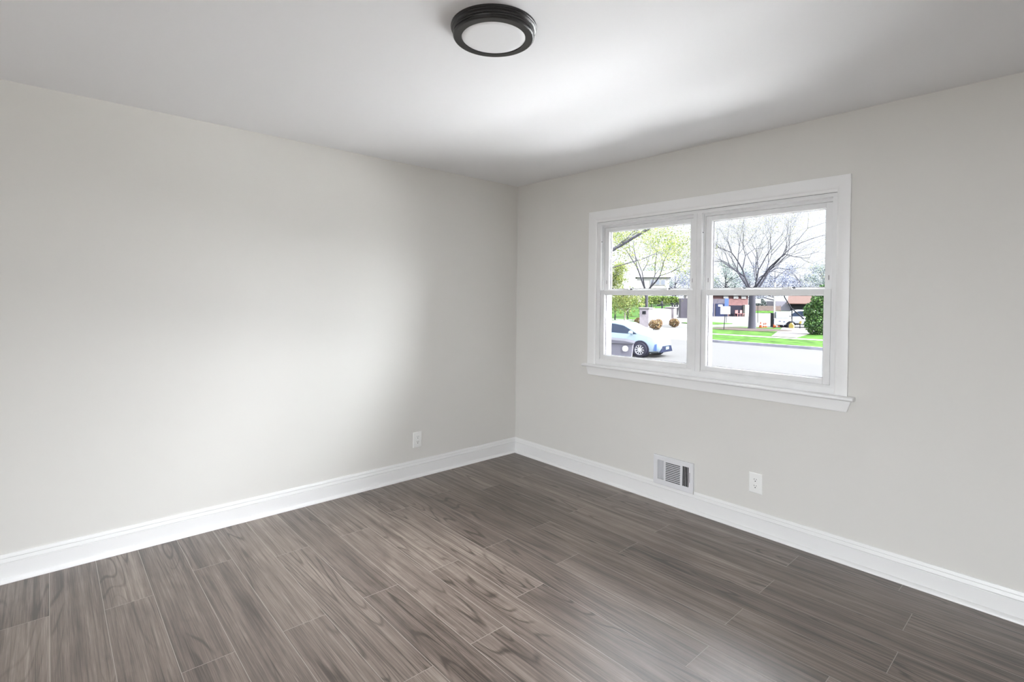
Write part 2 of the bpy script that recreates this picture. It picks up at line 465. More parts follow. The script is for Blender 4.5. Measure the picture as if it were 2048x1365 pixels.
mu.box((1.742, -0.001, SZ + 0.036), (1.768, 0.0430, 1.9935)); mu.box((1.774, -0.001, SZ + 0.036), (1.804, 0.0430, 1.9935))
mu.box((1.766, 0.003, SZ + 0.038), (1.776, 0.0425, 1.993)); mu.box((1.7385, 0.0435, SZ + 0.03), (1.8075, 0.0858, 1.99)); mu.box((1.723, 0.086, SZ + 0.03), (1.823, 0.124, 1.985))
_wp(mu, 'mullion', VINYL, win, bevel=0.0015)

def sash(name, x0, x1, z0, z1, y0, y1, stile, rail_b, rail_t, gy):
    s = MB()
    s.box((x0, y0, z0), (x0 + stile, y1, z1)); s.box((x1 - stile, y0, z0), (x1, y1, z1))
    s.box((x0 + stile, y0, z0), (x1 - stile, y1, z0 + rail_b)); s.box((x0 + stile, y0, z1 - rail_t), (x1 - stile, y1, z1))
    so = _wp(s, name, VINYL, win, bevel=0.002)
    # glazing bead just inside the opening, thin dark gasket, then the pane
    a, b, c, d = x0 + stile, x1 - stile, z0 + rail_b, z1 - rail_t
    bd = MB(); t_ = 0.004
    bd.box((a, gy - 0.007, c), (a + t_, gy - 0.001, d)); bd.box((b - t_, gy - 0.007, c), (b, gy - 0.001, d))
    bd.box((a, gy - 0.007, c), (b, gy - 0.001, c + t_)); bd.box((a, gy - 0.007, d - t_), (b, gy - 0.001, d))
    _wp(bd, 'glazing_bead', VINYL, so)
    gk = MB(); k = 0.0035
    gk.box((a, gy + 0.002, c), (a + t_ + k, gy + 0.005, d)); gk.box((b - t_ - k, gy + 0.002, c), (b, gy + 0.005, d))
    gk.box((a, gy + 0.002, c), (b, gy + 0.005, c + t_ + 0.002)); gk.box((a, gy + 0.002, d - t_ - 0.002), (b, gy + 0.005, d))
    _wp(gk, 'gasket', GASKET, so)
    _wp(MB().box((a, gy - 0.001, c), (b, gy + 0.002, d)), 'pane', GLASS, so)
    return so
UL = sash('upper_sash', 0.972, 1.737, 1.458, 1.971, 0.046, 0.082, 0.040, 0.034, 0.030, 0.064)
UR = sash('upper_sash', 1.809, 2.562, 1.458, 1.971, 0.046, 0.082, 0.040, 0.034, 0.030, 0.064)
LL = sash('lower_sash', 0.967, 1.7405, 0.951, 1.484, 0.004, 0.040, 0.036, 0.030, 0.033, 0.022)
LR = sash('lower_sash', 1.8055, 2.5655, 0.951, 1.484, 0.004, 0.040, 0.035, 0.030, 0.033, 0.022)
lock_me = None
for s_, xs in ((LL, (1.20, 1.520)), (LR, (2.045, 2.335))):
    for x in xs:
        lk = MB()
        lk.box((x - 0.026, 0.010, 1.4845), (x + 0.026, 0.036, 1.491))
        lk.cyl((x + 0.008, 0.024, 1.489), (0, 0, 1), 0.012, 0.010, 16)
        lk.box((x - 0.020, 0.014, 1.491), (x + 0.012, 0.026, 1.497))
        _wp(lk, 'sash_lock', VINYL, s_, bevel=0.002)
        _wp(MB().box((x + 0.016, 0.036, 1.488), (x + 0.034, 0.0445, 1.497)), 'lock_keeper', GASKET, s_)
for s_, xs in ((UL, (0.992, 1.716)), (UR, (1.829, 2.541))):
    for x in xs:
        _wp(MB().box((x - 0.0015, 0.0450, 1.535), (x + 0.0015, 0.0462, 1.562)), 'vent_latch', GASKET, s_)
for x in (0.9655, 1.8045):
    _wp(MB().box((x - 0.0005, 0.010, 1.86), (x + 0.002, 0.016, 1.866)), 'track_clip', DARK, win)

# ------------------------------------------------------------------ ceiling light
lamp = empty('ceiling_light', (1.986, -1.952, H))
tag(lamp, 'round flush mount ceiling light with black ribbed rim and white lens', 'ceiling light')
MB().lathe([(0.0, 0.0), (0.1622, 0.0), (0.1632, -0.003), (0.1624, -0.0075), (0.1600, -0.0090), (0.1590, -0.0098), (0.1605, -0.0110), (0.1600, -0.0135), (0.1560, -0.0150),
            (0.1540, -0.0165), (0.1530, -0.0220), (0.150, -0.0228), (0.0, -0.0228)], n=96).build('canopy', BRONZE, lamp, smooth=True)
MB().lathe([(0.120, -0.0235), (0.1520, -0.0232), (0.1545, -0.0250), (0.1552, -0.0290), (0.1535, -0.0315), (0.1510, -0.0322), (0.1505, -0.0332), (0.1530, -0.0345),
            (0.1535, -0.0375), (0.1515, -0.0405), (0.1480, -0.0420), (0.1450, -0.0414), (0.1250, -0.0432), (0.1222, -0.0426), (0.1215, -0.0400), (0.1213, -0.0235)], n=96, close=True).build('trim_ring', BRONZE, lamp, smooth=True)
MB().lathe([(0.0, -0.0420), (0.06, -0.0417), (0.10, -0.0412), (0.1185, -0.0404), (0.1213, -0.0385), (0.1213, -0.0240), (0.0, -0.0240)], n=96).build('lens', LENS, lamp, smooth=True)

# ------------------------------------------------------------------ wall outlets (built facing -y, then turned)
def outlet(loc, rotz, label):
    o = empty('wall_outlet', loc, rotz)
    tag(o, label, 'outlet')
    hw, hh = 0.0395, 0.061
    rings = []
    for d, k in ((0.0, 0.0), (0.0030, 0.0), (0.0052, 0.0025), (0.0060, 0.0055)):
        rings.append([(-hw + k, -d, -hh + k), (hw - k, -d, -hh + k), (hw - k, -d, hh - k), (-hw + k, -d, hh - k)])
    MB().sweep(rings).build('plate', PLATE, o)
    for s in (1, -1):
        zc = 0.0195 * s
        pts = []
        for k in range(28):
            a = 2 * PI * k / 28
            pts.append((max(-0.0150, min(0.0150, 0.0172 * math.cos(a))), -0.0060, zc + max(-0.0138, min(0.0138, 0.0172 * math.sin(a)))))
        rec = MB().prism(pts, (0, -0.0016, 0)).build('receptacle', PLATE, o, bevel=0.0006)
        sl = MB()
        sl.box((-0.0078, -0.0079, zc + 0.0006), (-0.0054, -0.0074, zc + 0.0090)); sl.box((0.0054, -0.0079, zc + 0.0014), (0.0076, -0.0074, zc + 0.0086))
        sl.cyl((0, -0.0079, zc - 0.0070), (0, 1, 0), 0.0031, 0.0005, 14)
        sl.build('socket_slots', DARK, rec)
    MB().cyl((0, -0.0060, 0), (0, -1, 0), 0.0028, 0.0010, 14).build('screw', PLATE, o)
    return o
outlet((2.1785, 0, 0.3015), 0, 'white duplex wall outlet under the window, right of the air vent')
outlet((0, -1.0455, 0.2920), -PI / 2 + PI, 'white duplex wall outlet on the bare left wall above the baseboard')

# ------------------------------------------------------------------ air register
vz0, vz1 = 0.1175, 0.322
vent = empty('air_vent', ((VX0 + VX1) / 2, 0, vz0))
tag(vent, 'white metal air vent grille at the foot of the window wall', 'air vent')
vx, vz = (VX0 + VX1) / 2, vz0
def V(x, y, z): return (x - vx, y, z - vz)
secs = [(1.508, 1.557, 0.156, 0.290), (1.571, 1.682, 0.156, 0.290), (1.697, 1.744, 0.156, 0.290)]
fp = MB()
yf, yb = -0.0165, -0.0145
def fbox(x0, z0, x1, z1, a=yf, b=yb): fp.box(V(x0, a, z0), V(x1, b, z1))
fbox(VX0 + 0.007, vz0 + 0.007, VX1 - 0.007, 0.156); fbox(VX0 + 0.007, 0.290, VX1 - 0.007, vz1 - 0.007)
fbox(VX0 + 0.007, 0.156, 1.508, 0.290); fbox(1.557, 0.156, 1.571, 0.290); fbox(1.682, 0.156, 1.697, 0.290); fbox(1.744, 0.156, VX1 - 0.007, 0.290)
rings = []
for d, k in ((0.0131, 0.0), (0.0145, 0.0), (0.0165, 0.007), (0.0145, 0.0075)):
    rings.append([V(VX0 + k, -d, vz0 + k), V(VX1 - k, -d, vz0 + k), V(VX1 - k, -d, vz1 - k), V(VX0 + k, -d, vz1 - k)])
fp.sweep(rings, close_ends=False)
fp.sweep([[V(VX0 + k, -d, 0.1362), V(VX1 - k, -d, 0.1362), V(VX1 - k, -d, vz1 - k), V(VX0 + k, -d, vz1 - k)] for d, k in ((0.0, 0.001), (0.0145, 0.0))], close_ends=False)
# bars between the slots
n = 11
pitch_ = (0.290 - 0.156) / n
for i in range(n):
    z = 0.156 + pitch_ * (i + 0.72)
    fp.box(V(1.571, yf, z - 0.0030), V(1.682, yb, z + 0.0034))
fp.build('face_plate', VENT, vent)
for (x0, x1, ang) in ((1.508, 1.557, -27), (1.697, 1.744, 26)):
    for i in range(5):
        x = x0 + (x1 - x0) * i / 4
        mt = Matrix.Translation(Vector(V(x, -0.0105, 0.223))) @ Matrix.Rotation(math.radians(ang), 4, 'Z')
        MB().box((-0.0010, -0.0058, -0.067), (0.0010, 0.0058, 0.067), mt).build('fin', VENT, vent)
MB().box(V(VX0 + 0.012, -0.0045, 0.140), V(VX1 - 0.012, -0.0005, 0.305)).build('duct_shade_sheet', DARK, vent)  # black sheet stands in for the shade inside the duct
MB().box(V(1.7505, -0.0171, 0.190), V(1.7530, -0.0160, 0.256)).build('lever_slot', DARK, vent)
MB().box(V(1.7495, -0.0230, 0.182), V(1.7540, -0.0162, 0.191)).build('lever', VENT, vent, bevel=0.001)
for x in (1.4855, 1.7655):
    MB().cyl(V(x, -0.0162, 0.221), (0, -1, 0), 0.0030, 0.0014, 14).build('screw', VENT, vent)

# ================================================================== outdoors
G = -0.97                                   # street level
BOUNCE_NEAR = mat('bounce_pale', (0.77, 0.77, 0.77), 0.9, 0.1, var=0.05, vscale=0.6)  # unseen ground tones chosen to bounce light through the window
BOUNCE_MID = mat('bounce_grey', (0.40, 0.40, 0.40), 0.95, 0.1, var=0.15, vscale=3)
BOUNCE_FAR = mat('bounce_white', (0.84, 0.84, 0.84), 0.9, 0.1, var=0.04, vscale=0.6)
OUT = 0.115       # outdoor colours below darkened to offset the overly bright sun and sky
CONC = mat('concrete_pale', (0.50, 0.48, 0.45), 0.9, 0.1, var=0.08, vscale=0.6)
CURB = mat('curb_stone', (0.50, 0.50, 0.62), 0.9, 0.1, var=0.2, vscale=1.5)
ASPH = mat('asphalt', (0.135, 0.135, 0.138), 0.95, 0.1, var=0.06, vscale=0.4)
GRASS = mat('grass', (0.078, 0.195, 0.028), 0.95, 0.02, var=0.6, vscale=1.6)  # strong mottling also stands for shade patches on the lawn
MULCH = mat('mulch', (0.10, 0.075, 0.065), 0.95, 0.05, var=0.4, vscale=4)
BARK = mat('bark', (0.10, 0.10, 0.13), 0.9, 0.1, var=0.35, vscale=6)
BARK_P = mat('bark_pale', (0.55, 0.52, 0.46), 0.9, 0.1, var=0.2, vscale=8)
TWIG = mat('twig', (0.075, 0.075, 0.105), 0.9, 0.1)
BRICK = mat('brick_dark', (0.13, 0.12, 0.16), 0.9, 0.1, var=0.25, vscale=3)
BRICK_R = mat('brick_red', (0.26, 0.13, 0.13), 0.9, 0.1, var=0.25, vscale=3)
WHITE = mat('white_paint', (0.72, 0.72, 0.72), 0.6, 0.3)
IRON = mat('iron_black', (0.03, 0.035, 0.045), 0.6, 0.02)

struct(MB().box((-90, 0.3, G - 0.3), (60, 3.2, G)).build('bounce_ground_near', BOUNCE_NEAR), 'unseen pale ground strip by the house, added to bounce light', 'pavement')  # unseen ground strips added to bounce light onto ceiling and left wall
struct(MB().box((-90, 3.2, G - 0.3), (60, 9.5, G - 0.01)).build('bounce_ground_mid', BOUNCE_MID), 'unseen grey ground strip, added to bounce less light', 'yard')
struct(MB().box((-90, 9.5, G - 0.3), (60, 14.4, G)).build('bounce_ground_far', BOUNCE_FAR), 'unseen pale ground strip by the street, added to bounce light', 'pavement')
struct(MB().box((-140, 14.4, G - 0.3), (80, 25.45, G - 0.005)).build('street', ASPH), 'sunlit street seen through both window halves', 'street')
struct(MB().box((-140, 25.45, G - 0.3), (80, 240, G - 0.004)).build('parking_lot', mat('lot_paving', (0.20, 0.20, 0.20), 0.95, 0.1, var=0.06, vscale=0.3)), 'pale paved lot behind the roadside lawn', 'pavement')
struct(MB().box((-90, -40, G - 0.3), (60, RY - T - 0.05, G)).build('back_yard', CONC), 'paved ground behind the house', 'pavement')
# brick foundation under the room
struct(MB().box((-T, RY - T, G), (RX + T, T, -0.121)).build('foundation', BRICK_R), 'brick foundation under the room', 'foundation')

# roadside island: curb, grass, sidewalk, lawn
LZ = G + 0.12
isl = [(-8, 25.6), (-10.6, 25.62), (-11.7, 26.0), (-12.6, 27.2), (-13.6, 29.2), (-15.5, 33.0), (-17.8, 37.5), (-18.2, 40.5), (-17.2, 43.0), (-14, 44.4), (-10, 44.8), (6, 45.0), (6, 25.6)]
struct(MB().prism([(x, y, G - 0.1) for x, y in isl], (0, 0, LZ - G + 0.1)).build('lawn', GRASS), 'green roadside lawn around the bare tree', 'lawn')
def offs(pts, d):
    out = []
    for i, p in enumerate(pts):
        a = Vector(pts[max(i - 1, 0)]); b = Vector(pts[min(i + 1, len(pts) - 1)])
        t_ = (b - a).normalized(); nrm = Vector((-t_.y, t_.x))
        out.append(Vector(p) + nrm * d)
    return out
edge = [(6, 25.6), (-8, 25.6), (-10.6, 25.62), (-11.7, 26.0), (-12.6, 27.2), (-13.6, 29.2), (-15.5, 33.0), (-17.8, 37.5)]
outer = offs(edge, 0.16)
cb = MB()
cb.sweep([[(e[0], e[1], G - 0.1), (e[0], e[1], LZ + 0.01), (o_.x, o_.y, LZ + 0.01), (o_.x, o_.y, G - 0.1)] for e, o_ in zip(edge, outer)])
struct(cb.build('curb', CURB), 'grey concrete curb along the far side of the street', 'curb')
struct(MB().prism([(-14.0, 30.3, LZ), (6, 30.9, LZ), (6, 31.9, LZ), (-14.5, 31.1, LZ)], (0, 0, 0.02)).build('sidewalk', CONC), 'narrow pale sidewalk crossing the roadside lawn', 'sidewalk')
struct(MB().prism([(-10.2, 31.9, LZ), (-8.7, 31.9, LZ), (-10.9, 44.6, LZ), (-14.2, 44.6, LZ)], (0, 0, 0.021)).build('walkway', mat('walk_paving_shaded', (0.24, 0.22, 0.225), 0.9, 0.1, var=0.1, vscale=2)), 'paved walkway leading across the lawn beside the green bush', 'walkway')  # paving colour darkened to stand for shade on the walk
ml = [(-15.0 + 3.2 * math.cos(a) * (1 + 0.12 * math.sin(3 * a)), 38.9 + 2.6 * math.sin(a) * (1 + 0.1 * math.cos(2 * a)), LZ) for a in [2 * PI * k / 28 for k in range(28)]]
struct(MB().prism([(max(x, -17.4), min(y, 42.5), z) for x, y, z in ml], (0, 0, 0.03)).build('mulch_ring', MULCH), 'brown mulch around the foot of the bare tree', 'mulch')
# grassy rise behind the fence and the verge in front of the sign
hl = MB()
hl.add([(-120, 46, G - 0.05), (-30, 50, G - 0.05), (-40, 66, -0.25), (-120, 49, G), (-51, 90, 0.95), (-140, 90, 1.5), (-86, 160, 2.0), (-180, 160, 2.6)], [(0, 1, 2, 3), (3, 2, 4, 5), (5, 4, 6, 7)])
struct(hl.build('grass_hill', GRASS), 'green grassy rise behind the iron fence', 'hill')
struct(MB().prism([(-42, 38, G - 0.1), (-25.8, 38.2, G - 0.1), (-25.6, 42.5, G - 0.1), (-27, 47.0, G - 0.1), (-42, 45, G - 0.1)], (0, 0, 0.16)).build('verge', GRASS), 'small green verge left of the pale sign wall', 'lawn')
struct(MB().prism([(-25.4, 47.2, G - 0.1), (-22.0, 44.5, G - 0.1), (-21.4, 50.5, G - 0.1), (-26, 53, G - 0.1)], (0, 0, 0.16)).build('verge', GRASS), 'small green verge right of the pale sign wall', 'lawn')

# ------------------------------------------------------------------ cars
def lerp_st(st, x):
    for a, b in zip(st[:-1], st[1:]):
        if a[0] <= x <= b[0]:
            t_ = (x - a[0]) / (b[0] - a[0])
            return [a[i] + (b[i] - a[i]) * t_ for i in range(5)]
    return list(st[-1] if x > st[-1][0] else st[0])
def section(s):
    x, zt, zbelt, hw, zb = s
    gw = 0.97 * hw - max(0, zt - zbelt) * 0.42
    return [(0, zb), (0.82 * hw, zb), (0.97 * hw, zb + 0.07), (hw, 0.5 * (zb + zbelt)), (0.97 * hw, zbelt), (gw, zt - min(0.07, 0.4 * max(0.02, zt - zbelt))), (gw * 0.72, zt - 0.008), (0, zt)]
def build_car(root, st, wheels, wr_, paint, glassm, windows, shield, rearglass, light_z, grille):
    rings = []
    xs = sorted(set([s[0] for s in st] + [st[0][0] + (st[-1][0] - st[0][0]) * k / 26 for k in range(27)]))
    for x in xs:
        s = lerp_st(st, x); h = section(s)
        loop = [(x, y, z) for y, z in h] + [(x, -y, z) for y, z in h[-2:0:-1]]
        rings.append(loop)
    body = MB().sweep(rings).build('body', paint, root, smooth=True)
    for side in (1, -1):
        for (x0, x1, i0, i1) in windows:
            g_ = MB(); lo, hi = [], []
            for k in range(26):
                x = x0 + (x1 - x0) * k / 12
                s = lerp_st(st, x); h = section(s); p4, p5 = Vector(h[4]), Vector(h[5])
                hh = max(0.02, p5.y - p4.y)
                a = p4.lerp(p5, min(0.45, 0.035 / hh)); b = p4.lerp(p5, max(0.5, 1 - 0.05 / hh))
                if k == 0: a = a.lerp(b, i0)
                if k == 12: a = a.lerp(b, i1)
                lo.append((x, side * (a.x + 0.012), a.y)); hi.append((x, side * (b.x + 0.012), b.y))
            n_ = len(lo)
            g_.add(lo + hi, [(i, i + 1, n_ + i + 1, n_ + i) for i in range(n_ - 1)])
            g_.build('side_window', glassm, root, clean=False)
    for nm, (x0, x1) in (('windshield', shield), ('rear_window', rearglass)):
        g_ = MB(); vs_ = []
        for k in range(9):
            x = x0 + (x1 - x0) * k / 8; h = section(lerp_st(st, x))
            for y, z in ((h[5][0], h[5][1]), (h[6][0], h[6][1]), (0, h[7][1]), (-h[6][0], h[6][1]), (-h[5][0], h[5][1])):
                vs_.append((x, y * 0.94, z + 0.014))
        g_.add(vs_, [(k * 5 + i, k * 5 + i + 1, k * 5 + i + 6, k * 5 + i + 5) for k in range(8) for i in range(4)])
        g_.build(nm, SHIELD, root, clean=False)
    RUB = bpy.data.materials.get('tyre_rubber') or mat('tyre_rubber', (0.04, 0.04, 0.065), 0.8, 0.0)
    RIM = bpy.data.materials.get('rim_alloy') or mat('rim_alloy', (0.62, 0.63, 0.70), 0.5, 0.1)
    for x in wheels:
        s = lerp_st(st, x)
        for side in (1, -1):
            yo = s[3]
            MB().cyl((x, side * (yo - 0.20), wr_ + 0.015), (0, side, 0), wr_ + 0.055, 0.212, 32).build('wheel_arch', RUB, root)
            wt = MB().lathe([(wr_ * 0.66, -0.10), (wr_ * 0.97, -0.10), (wr_, -0.07), (wr_, 0.07), (wr_ * 0.97, 0.10), (wr_ * 0.68, 0.105), (wr_ * 0.66, 0.06)], n=36, close=True)
            wt.v = [(x + a, side * (yo - 0.015 + c), wr_ + b) for a, b, c in wt.v]
            tyre = wt.build('wheel', RUB, root, smooth=True)
            rim = MB().lathe([(wr_ * 0.60, 0.03), (wr_ * 0.68, 0.085), (wr_ * 0.66, 0.095), (wr_ * 0.58, 0.05)], n=36, close=True)
            rim.lathe([(0.0, 0.07), (wr_ * 0.18, 0.075), (wr_ * 0.2, 0.05)], n=16)
            for k in range(10):
                a = 2 * PI * k / 10
                rim.box((wr_ * 0.12, -wr_ * 0.055, 0.05), (wr_ * 0.62, wr_ * 0.055, 0.075), Matrix.Rotation(a, 4, 'Z'))
            rim.v = [(x + a, side * (yo - 0.015 + c), wr_ + b) for a, b, c in rim.v]
            rim.build('rim', RIM, tyre)
    xf = st[-1][0]
    DK = bpy.data.materials.get('car_trim_dark') or mat('car_trim_dark', (0.04, 0.05, 0.10), 0.6, 0.0)
    HL = bpy.data.materials.get('headlight_dark') or mat('headlight_dark', (0.07, 0.08, 0.12), 0.5, 0.0)
    for side in (1, -1):
        hx = xf - 0.30
        y_ = section(lerp_st(st, hx))[4][0]
        MB().prism([(hx - 0.16, side * (y_ + 0.012), light_z + 0.05), (hx + 0.05, side * (y_ - 0.03), light_z - 0.02), (hx + 0.12, side * (y_ - 0.10), light_z - 0.05), (hx + 0.02, side * (y_ - 0.02), light_z - 0.08)], (0, -side * 0.05, 0)).build('headlight', HL, root)
        mx = shield[0] + 0.45
        y2 = lerp_st(st, mx)[3]; z2 = lerp_st(st, mx)[2]
        MB().blob((mx, side * (y2 + 0.13), z2 + 0.10), (0.09, 0.13, 0.085), 1, 0.0, 10).tube([(mx, side * (y2 - 0.05), z2 + 0.02), (mx, side * (y2 + 0.08), z2 + 0.05)], 0.03, 8).build('side_mirror', paint, root, smooth=True)
        MB().box((-0.25, side * (y2 - 0.01), z2 - 0.13), (-0.05, side * (y2 + 0.03), z2 - 0.09)).build('door_handle', paint, root, bevel=0.01)
    gx0, gw, gz0, gz1 = grille
    gr = MB().prism([(gx0, -gw, gz0), (gx0, gw, gz0), (gx0, gw * 0.72, gz1), (gx0, -gw * 0.72, gz1)], (xf + 0.03 - gx0, 0, 0)).build('grille', DK, root, bevel=0.02)
    return body

SILVER = mat('car_paint_silver_blue', (0.27, 0.36, 0.45), 0.45, 0.10)
CWHITE = mat('car_paint_white', (0.52, 0.55, 0.62), 0.45, 0.2)
CGLASS = mat('car_glass', (0.035, 0.05, 0.085), 0.5, 0.0)
SHIELD = mat('windshield_sky_tint', (0.42, 0.50, 0.56), 0.3, 0.1)  # sky reflection put into the pale glass colour
hatch = [(-2.26, 0.92, 0.86, 0.66, 0.42), (-2.12, 1.10, 0.98, 0.80, 0.26), (-1.6, 1.27, 1.0, 0.87, 0.20), (-0.8, 1.43, 0.98, 0.88, 0.18), (0.0, 1.475, 0.95, 0.88, 0.18),
         (0.5, 1.40, 0.93, 0.88, 0.18), (0.95, 1.19, 0.92, 0.88, 0.18), (1.32, 1.00, 0.90, 0.88, 0.18), (1.65, 0.91, 0.86, 0.86, 0.18), (1.88, 0.82, 0.79, 0.80, 0.19), (2.04, 0.72, 0.69, 0.68, 0.21), (2.13, 0.56, 0.53, 0.48, 0.26)]
ca_rot = math.radians(9)
fwdv = Vector((math.cos(ca_rot), math.sin(ca_rot))); lft = Vector((-math.sin(ca_rot), math.cos(ca_rot)))
wc = Vector((-8.93, 15.22))                               # near front wheel on the street
o2 = wc - fwdv * 1.35 + lft * 0.86
car = empty('car', (o2.x, o2.y, G), ca_rot)
tag(car, 'silver blue hatchback car on the street in the left window half', 'car')
build_car(car, hatch, (1.35, -1.35), 0.315, SILVER, CGLASS, [(-1.55, -0.36, 0.6, 0), (-0.28, 1.16, 0, 0.9)], (0.52, 1.28), (-2.0, -0.95), 0.80, (1.82, 0.60, 0.22, 0.48))
MB().box((2.155, -0.15, 0.33), (2.175, 0.15, 0.44)).build('licence_plate', mat('plate_pale_blue', (0.45, 0.75, 0.85), 0.5, 0.3), car)
MB().prism([(1.90, -0.80, 0.30), (2.00, -0.72, 0.30), (2.00, -0.72, 0.58), (1.94, -0.77, 0.56)], (0.0, 0.03, 0)).build('bumper_vent', mat('vent_blue', (0.08, 0.14, 0.34), 0.6, 0.0), car)

suv_st = [(-2.25, 1.05, 1.0, 0.74, 0.45), (-2.15, 1.38, 1.05, 0.84, 0.32), (-1.9, 1.58, 1.06, 0.89, 0.26), (-1.2, 1.66, 1.05, 0.90, 0.24), (0.0, 1.66, 1.02, 0.90, 0.24),
          (0.45, 1.58, 1.01, 0.90, 0.24), (0.85, 1.30, 1.0, 0.90, 0.24), (1.15, 1.08, 0.99, 0.90, 0.24), (1.7, 1.0, 0.96, 0.88, 0.24), (2.1, 0.90, 0.87, 0.78, 0.26), (2.25, 0.70, 0.66, 0.62, 0.34)]
suv = empty('car', (-14.7, 49.6, G), math.radians(214))
tag(suv, 'white car parked behind the utility trailer and orange cones', 'car')
build_car(suv, suv_st, (1.38, -1.35), 0.35, CWHITE, CGLASS, [(-1.75, -0.70, 0.3, 0), (-0.62, 0.98, 0, 0.85)], (0.5, 1.12), (-2.12, -1.85), 0.80, (2.05, 0.6, 0.36, 0.6))

# ------------------------------------------------------------------ wheeled bin by the street
binm = mat('bin_grey', (0.13, 0.13, 0.17), 0.7, 0.04)
tb = empty('wheeled_bin', (-6.22, 10.20, G), math.radians(33))
tag(tb, 'grey wheeled bin with a round white emblem, in front of the silver car', 'bin')
MB().sweep([[(-hw, -hd, z), (hw, -hd, z), (hw, hd, z), (-hw, hd, z)] for z, hw, hd in ((0.05, 0.25, 0.30), (0.60, 0.31, 0.36), (1.0, 0.35, 0.40), (1.04, 0.37, 0.42))]).build('bin_body', binm, tb, bevel=0.03)
MB().prism([(-0.39, -0.45, 1.045), (0.39, -0.45, 1.045), (0.39, -0.45, 1.08), (0.10, -0.45, 1.14), (-0.39, -0.45, 1.17)], (0, 0.90, 0)).build('bin_lid', mat('bin_lid_grey', (0.10, 0.10, 0.13), 0.7, 0.04), tb, bevel=0.02)
em = MB().cyl((0.12, -0.405, 0.90), (0, -1, -0.07), 0.092, 0.012, 28).build('emblem', mat('emblem_white', (0.48, 0.48, 0.50), 0.7, 0.05), tb)
em['label'] = 'round white emblem'
ar = MB()
for k in range(3):
    a = 2 * PI * k / 3 + PI / 6
    mt = Matrix.Translation((0.12, -0.4185, 0.90)) @ Matrix.Rotation(a, 4, 'Y')
    ar.box((0.030, -0.001, -0.030), (0.046, 0.002, 0.022), mt)
    ar.prism([mt @ Vector((0.022, -0.001, 0.022)), mt @ Vector((0.054, -0.001, 0.022)), mt @ Vector((0.038, -0.001, 0.046))], mt.to_3x3() @ Vector((0, 0.003, 0)))
ar.build('emblem_arrows', mat('emblem_lavender', (0.17, 0.17, 0.24), 0.6, 0.3), em)
MB().tube([(-0.28, 0.40, 1.0), (-0.28, 0.50, 1.02), (0.28, 0.50, 1.02), (0.28, 0.40, 1.0)], 0.018, 8).build('handle', binm, tb)
for s in (1, -1):
    MB().cyl((s * 0.24, 0.32, 0.12), (s, 0, 0), 0.12, 0.06, 20).build('wheel', bpy.data.materials['tyre_rubber'], tb)

# ------------------------------------------------------------------ sign wall
sw = empty('sign_wall', (-24.1, 40.8, G))
tag(sw, 'low pale masonry sign wall with two end pillars and arched top', 'sign wall')
STONE = mat('stone_pale', (0.44, 0.42, 0.44), 0.9, 0.1, var=0.12, vscale=2.5)
dv = Vector((-25.0 + 23.1, 44.8 - 36.9)).normalized(); nv = Vector((dv.y, -dv.x))      # along the wall / towards the street
rot = Matrix(((dv.x, -nv.x, 0, 0), (dv.y, -nv.y, 0, 0), (0, 0, 1, 0), (0, 0, 0, 1)))
def SWp(mb, name, m_, parent=None, **k):
    mb.v = [tuple(rot @ Vector(p)) for p in mb.v]
    return mb.build(name, m_, parent or sw, **k)
top = [(-3.2 + 6.4 * k / 12, 0, 1.48 + 0.14 * math.sin(PI * k / 12)) for k in range(13)]
SWp(MB().prism([(-3.2, -0.2, 0)] + [(x, -0.2, z) for x, y, z in top] + [(3.2, -0.2, 0)], (0, 0.4, 0)), 'panel', STONE)
for s in (-1, 1):
    SWp(MB().box((s * 3.65 - 0.5, -0.42, 0), (s * 3.65 + 0.5, 0.42, 1.62)), 'pillar', mat('pillar_brick', (0.62, 0.56, 0.62), 0.9, 0.1, var=0.2, vscale=4))
    SWp(MB().box((s * 3.65 - 0.58, -0.5, 1.62), (s * 3.65 + 0.58, 0.5, 1.74)), 'pillar_cap', STONE, bevel=0.03)
SWp(MB().box((-4.19, -0.16, 1.15), (-4.15, 0.16, 1.42)), 'plaque', IRON)

# ------------------------------------------------------------------ shrubs
nrng = np.random.default_rng(11)
def ball(n, c, r, shell=0.55):
    d = nrng.normal(size=(n, 3)); d /= np.linalg.norm(d, axis=1)[:, None]
    k = (shell + (1 - shell) * nrng.random((n, 1)) ** 0.6)
    return np.asarray(c) + d * k * np.asarray(r)
RUST = leaf_mat('leaf_rust', [(0.20, 0.06, 0.03), (0.42, 0.20, 0.06), (0.55, 0.36, 0.12), (0.16, 0.18, 0.05)], 0.2)
GREEN = leaf_mat('leaf_green', [(0.03, 0.12, 0.03), (0.10, 0.30, 0.05), (0.25, 0.50, 0.08)], 0.3)
LIME = leaf_mat('leaf_lime', [(0.16, 0.30, 0.04), (0.38, 0.52, 0.06), (0.62, 0.66, 0.14), (0.50, 0.60, 0.20)], 0.45)
YELLOW = leaf_mat('leaf_yellow', [(0.45, 0.55, 0.08), (0.75, 0.72, 0.18), (0.60, 0.68, 0.16)], 0.5)
HEDGE = leaf_mat('leaf_hedge', [(0.07, 0.20, 0.02), (0.28, 0.48, 0.05), (0.45, 0.58, 0.08)], 0.3)
LILAC_HAZE = leaf_mat('leaf_haze_lilac', [(0.16, 0.20, 0.36), (0.32, 0.36, 0.58), (0.52, 0.56, 0.74), (0.20, 0.28, 0.44)], 0.15)  # distance haze put into the lilac leaf colour
SAGE = leaf_mat('leaf_sage', [(0.16, 0.26, 0.24), (0.30, 0.42, 0.38), (0.46, 0.54, 0.52)], 0.2)
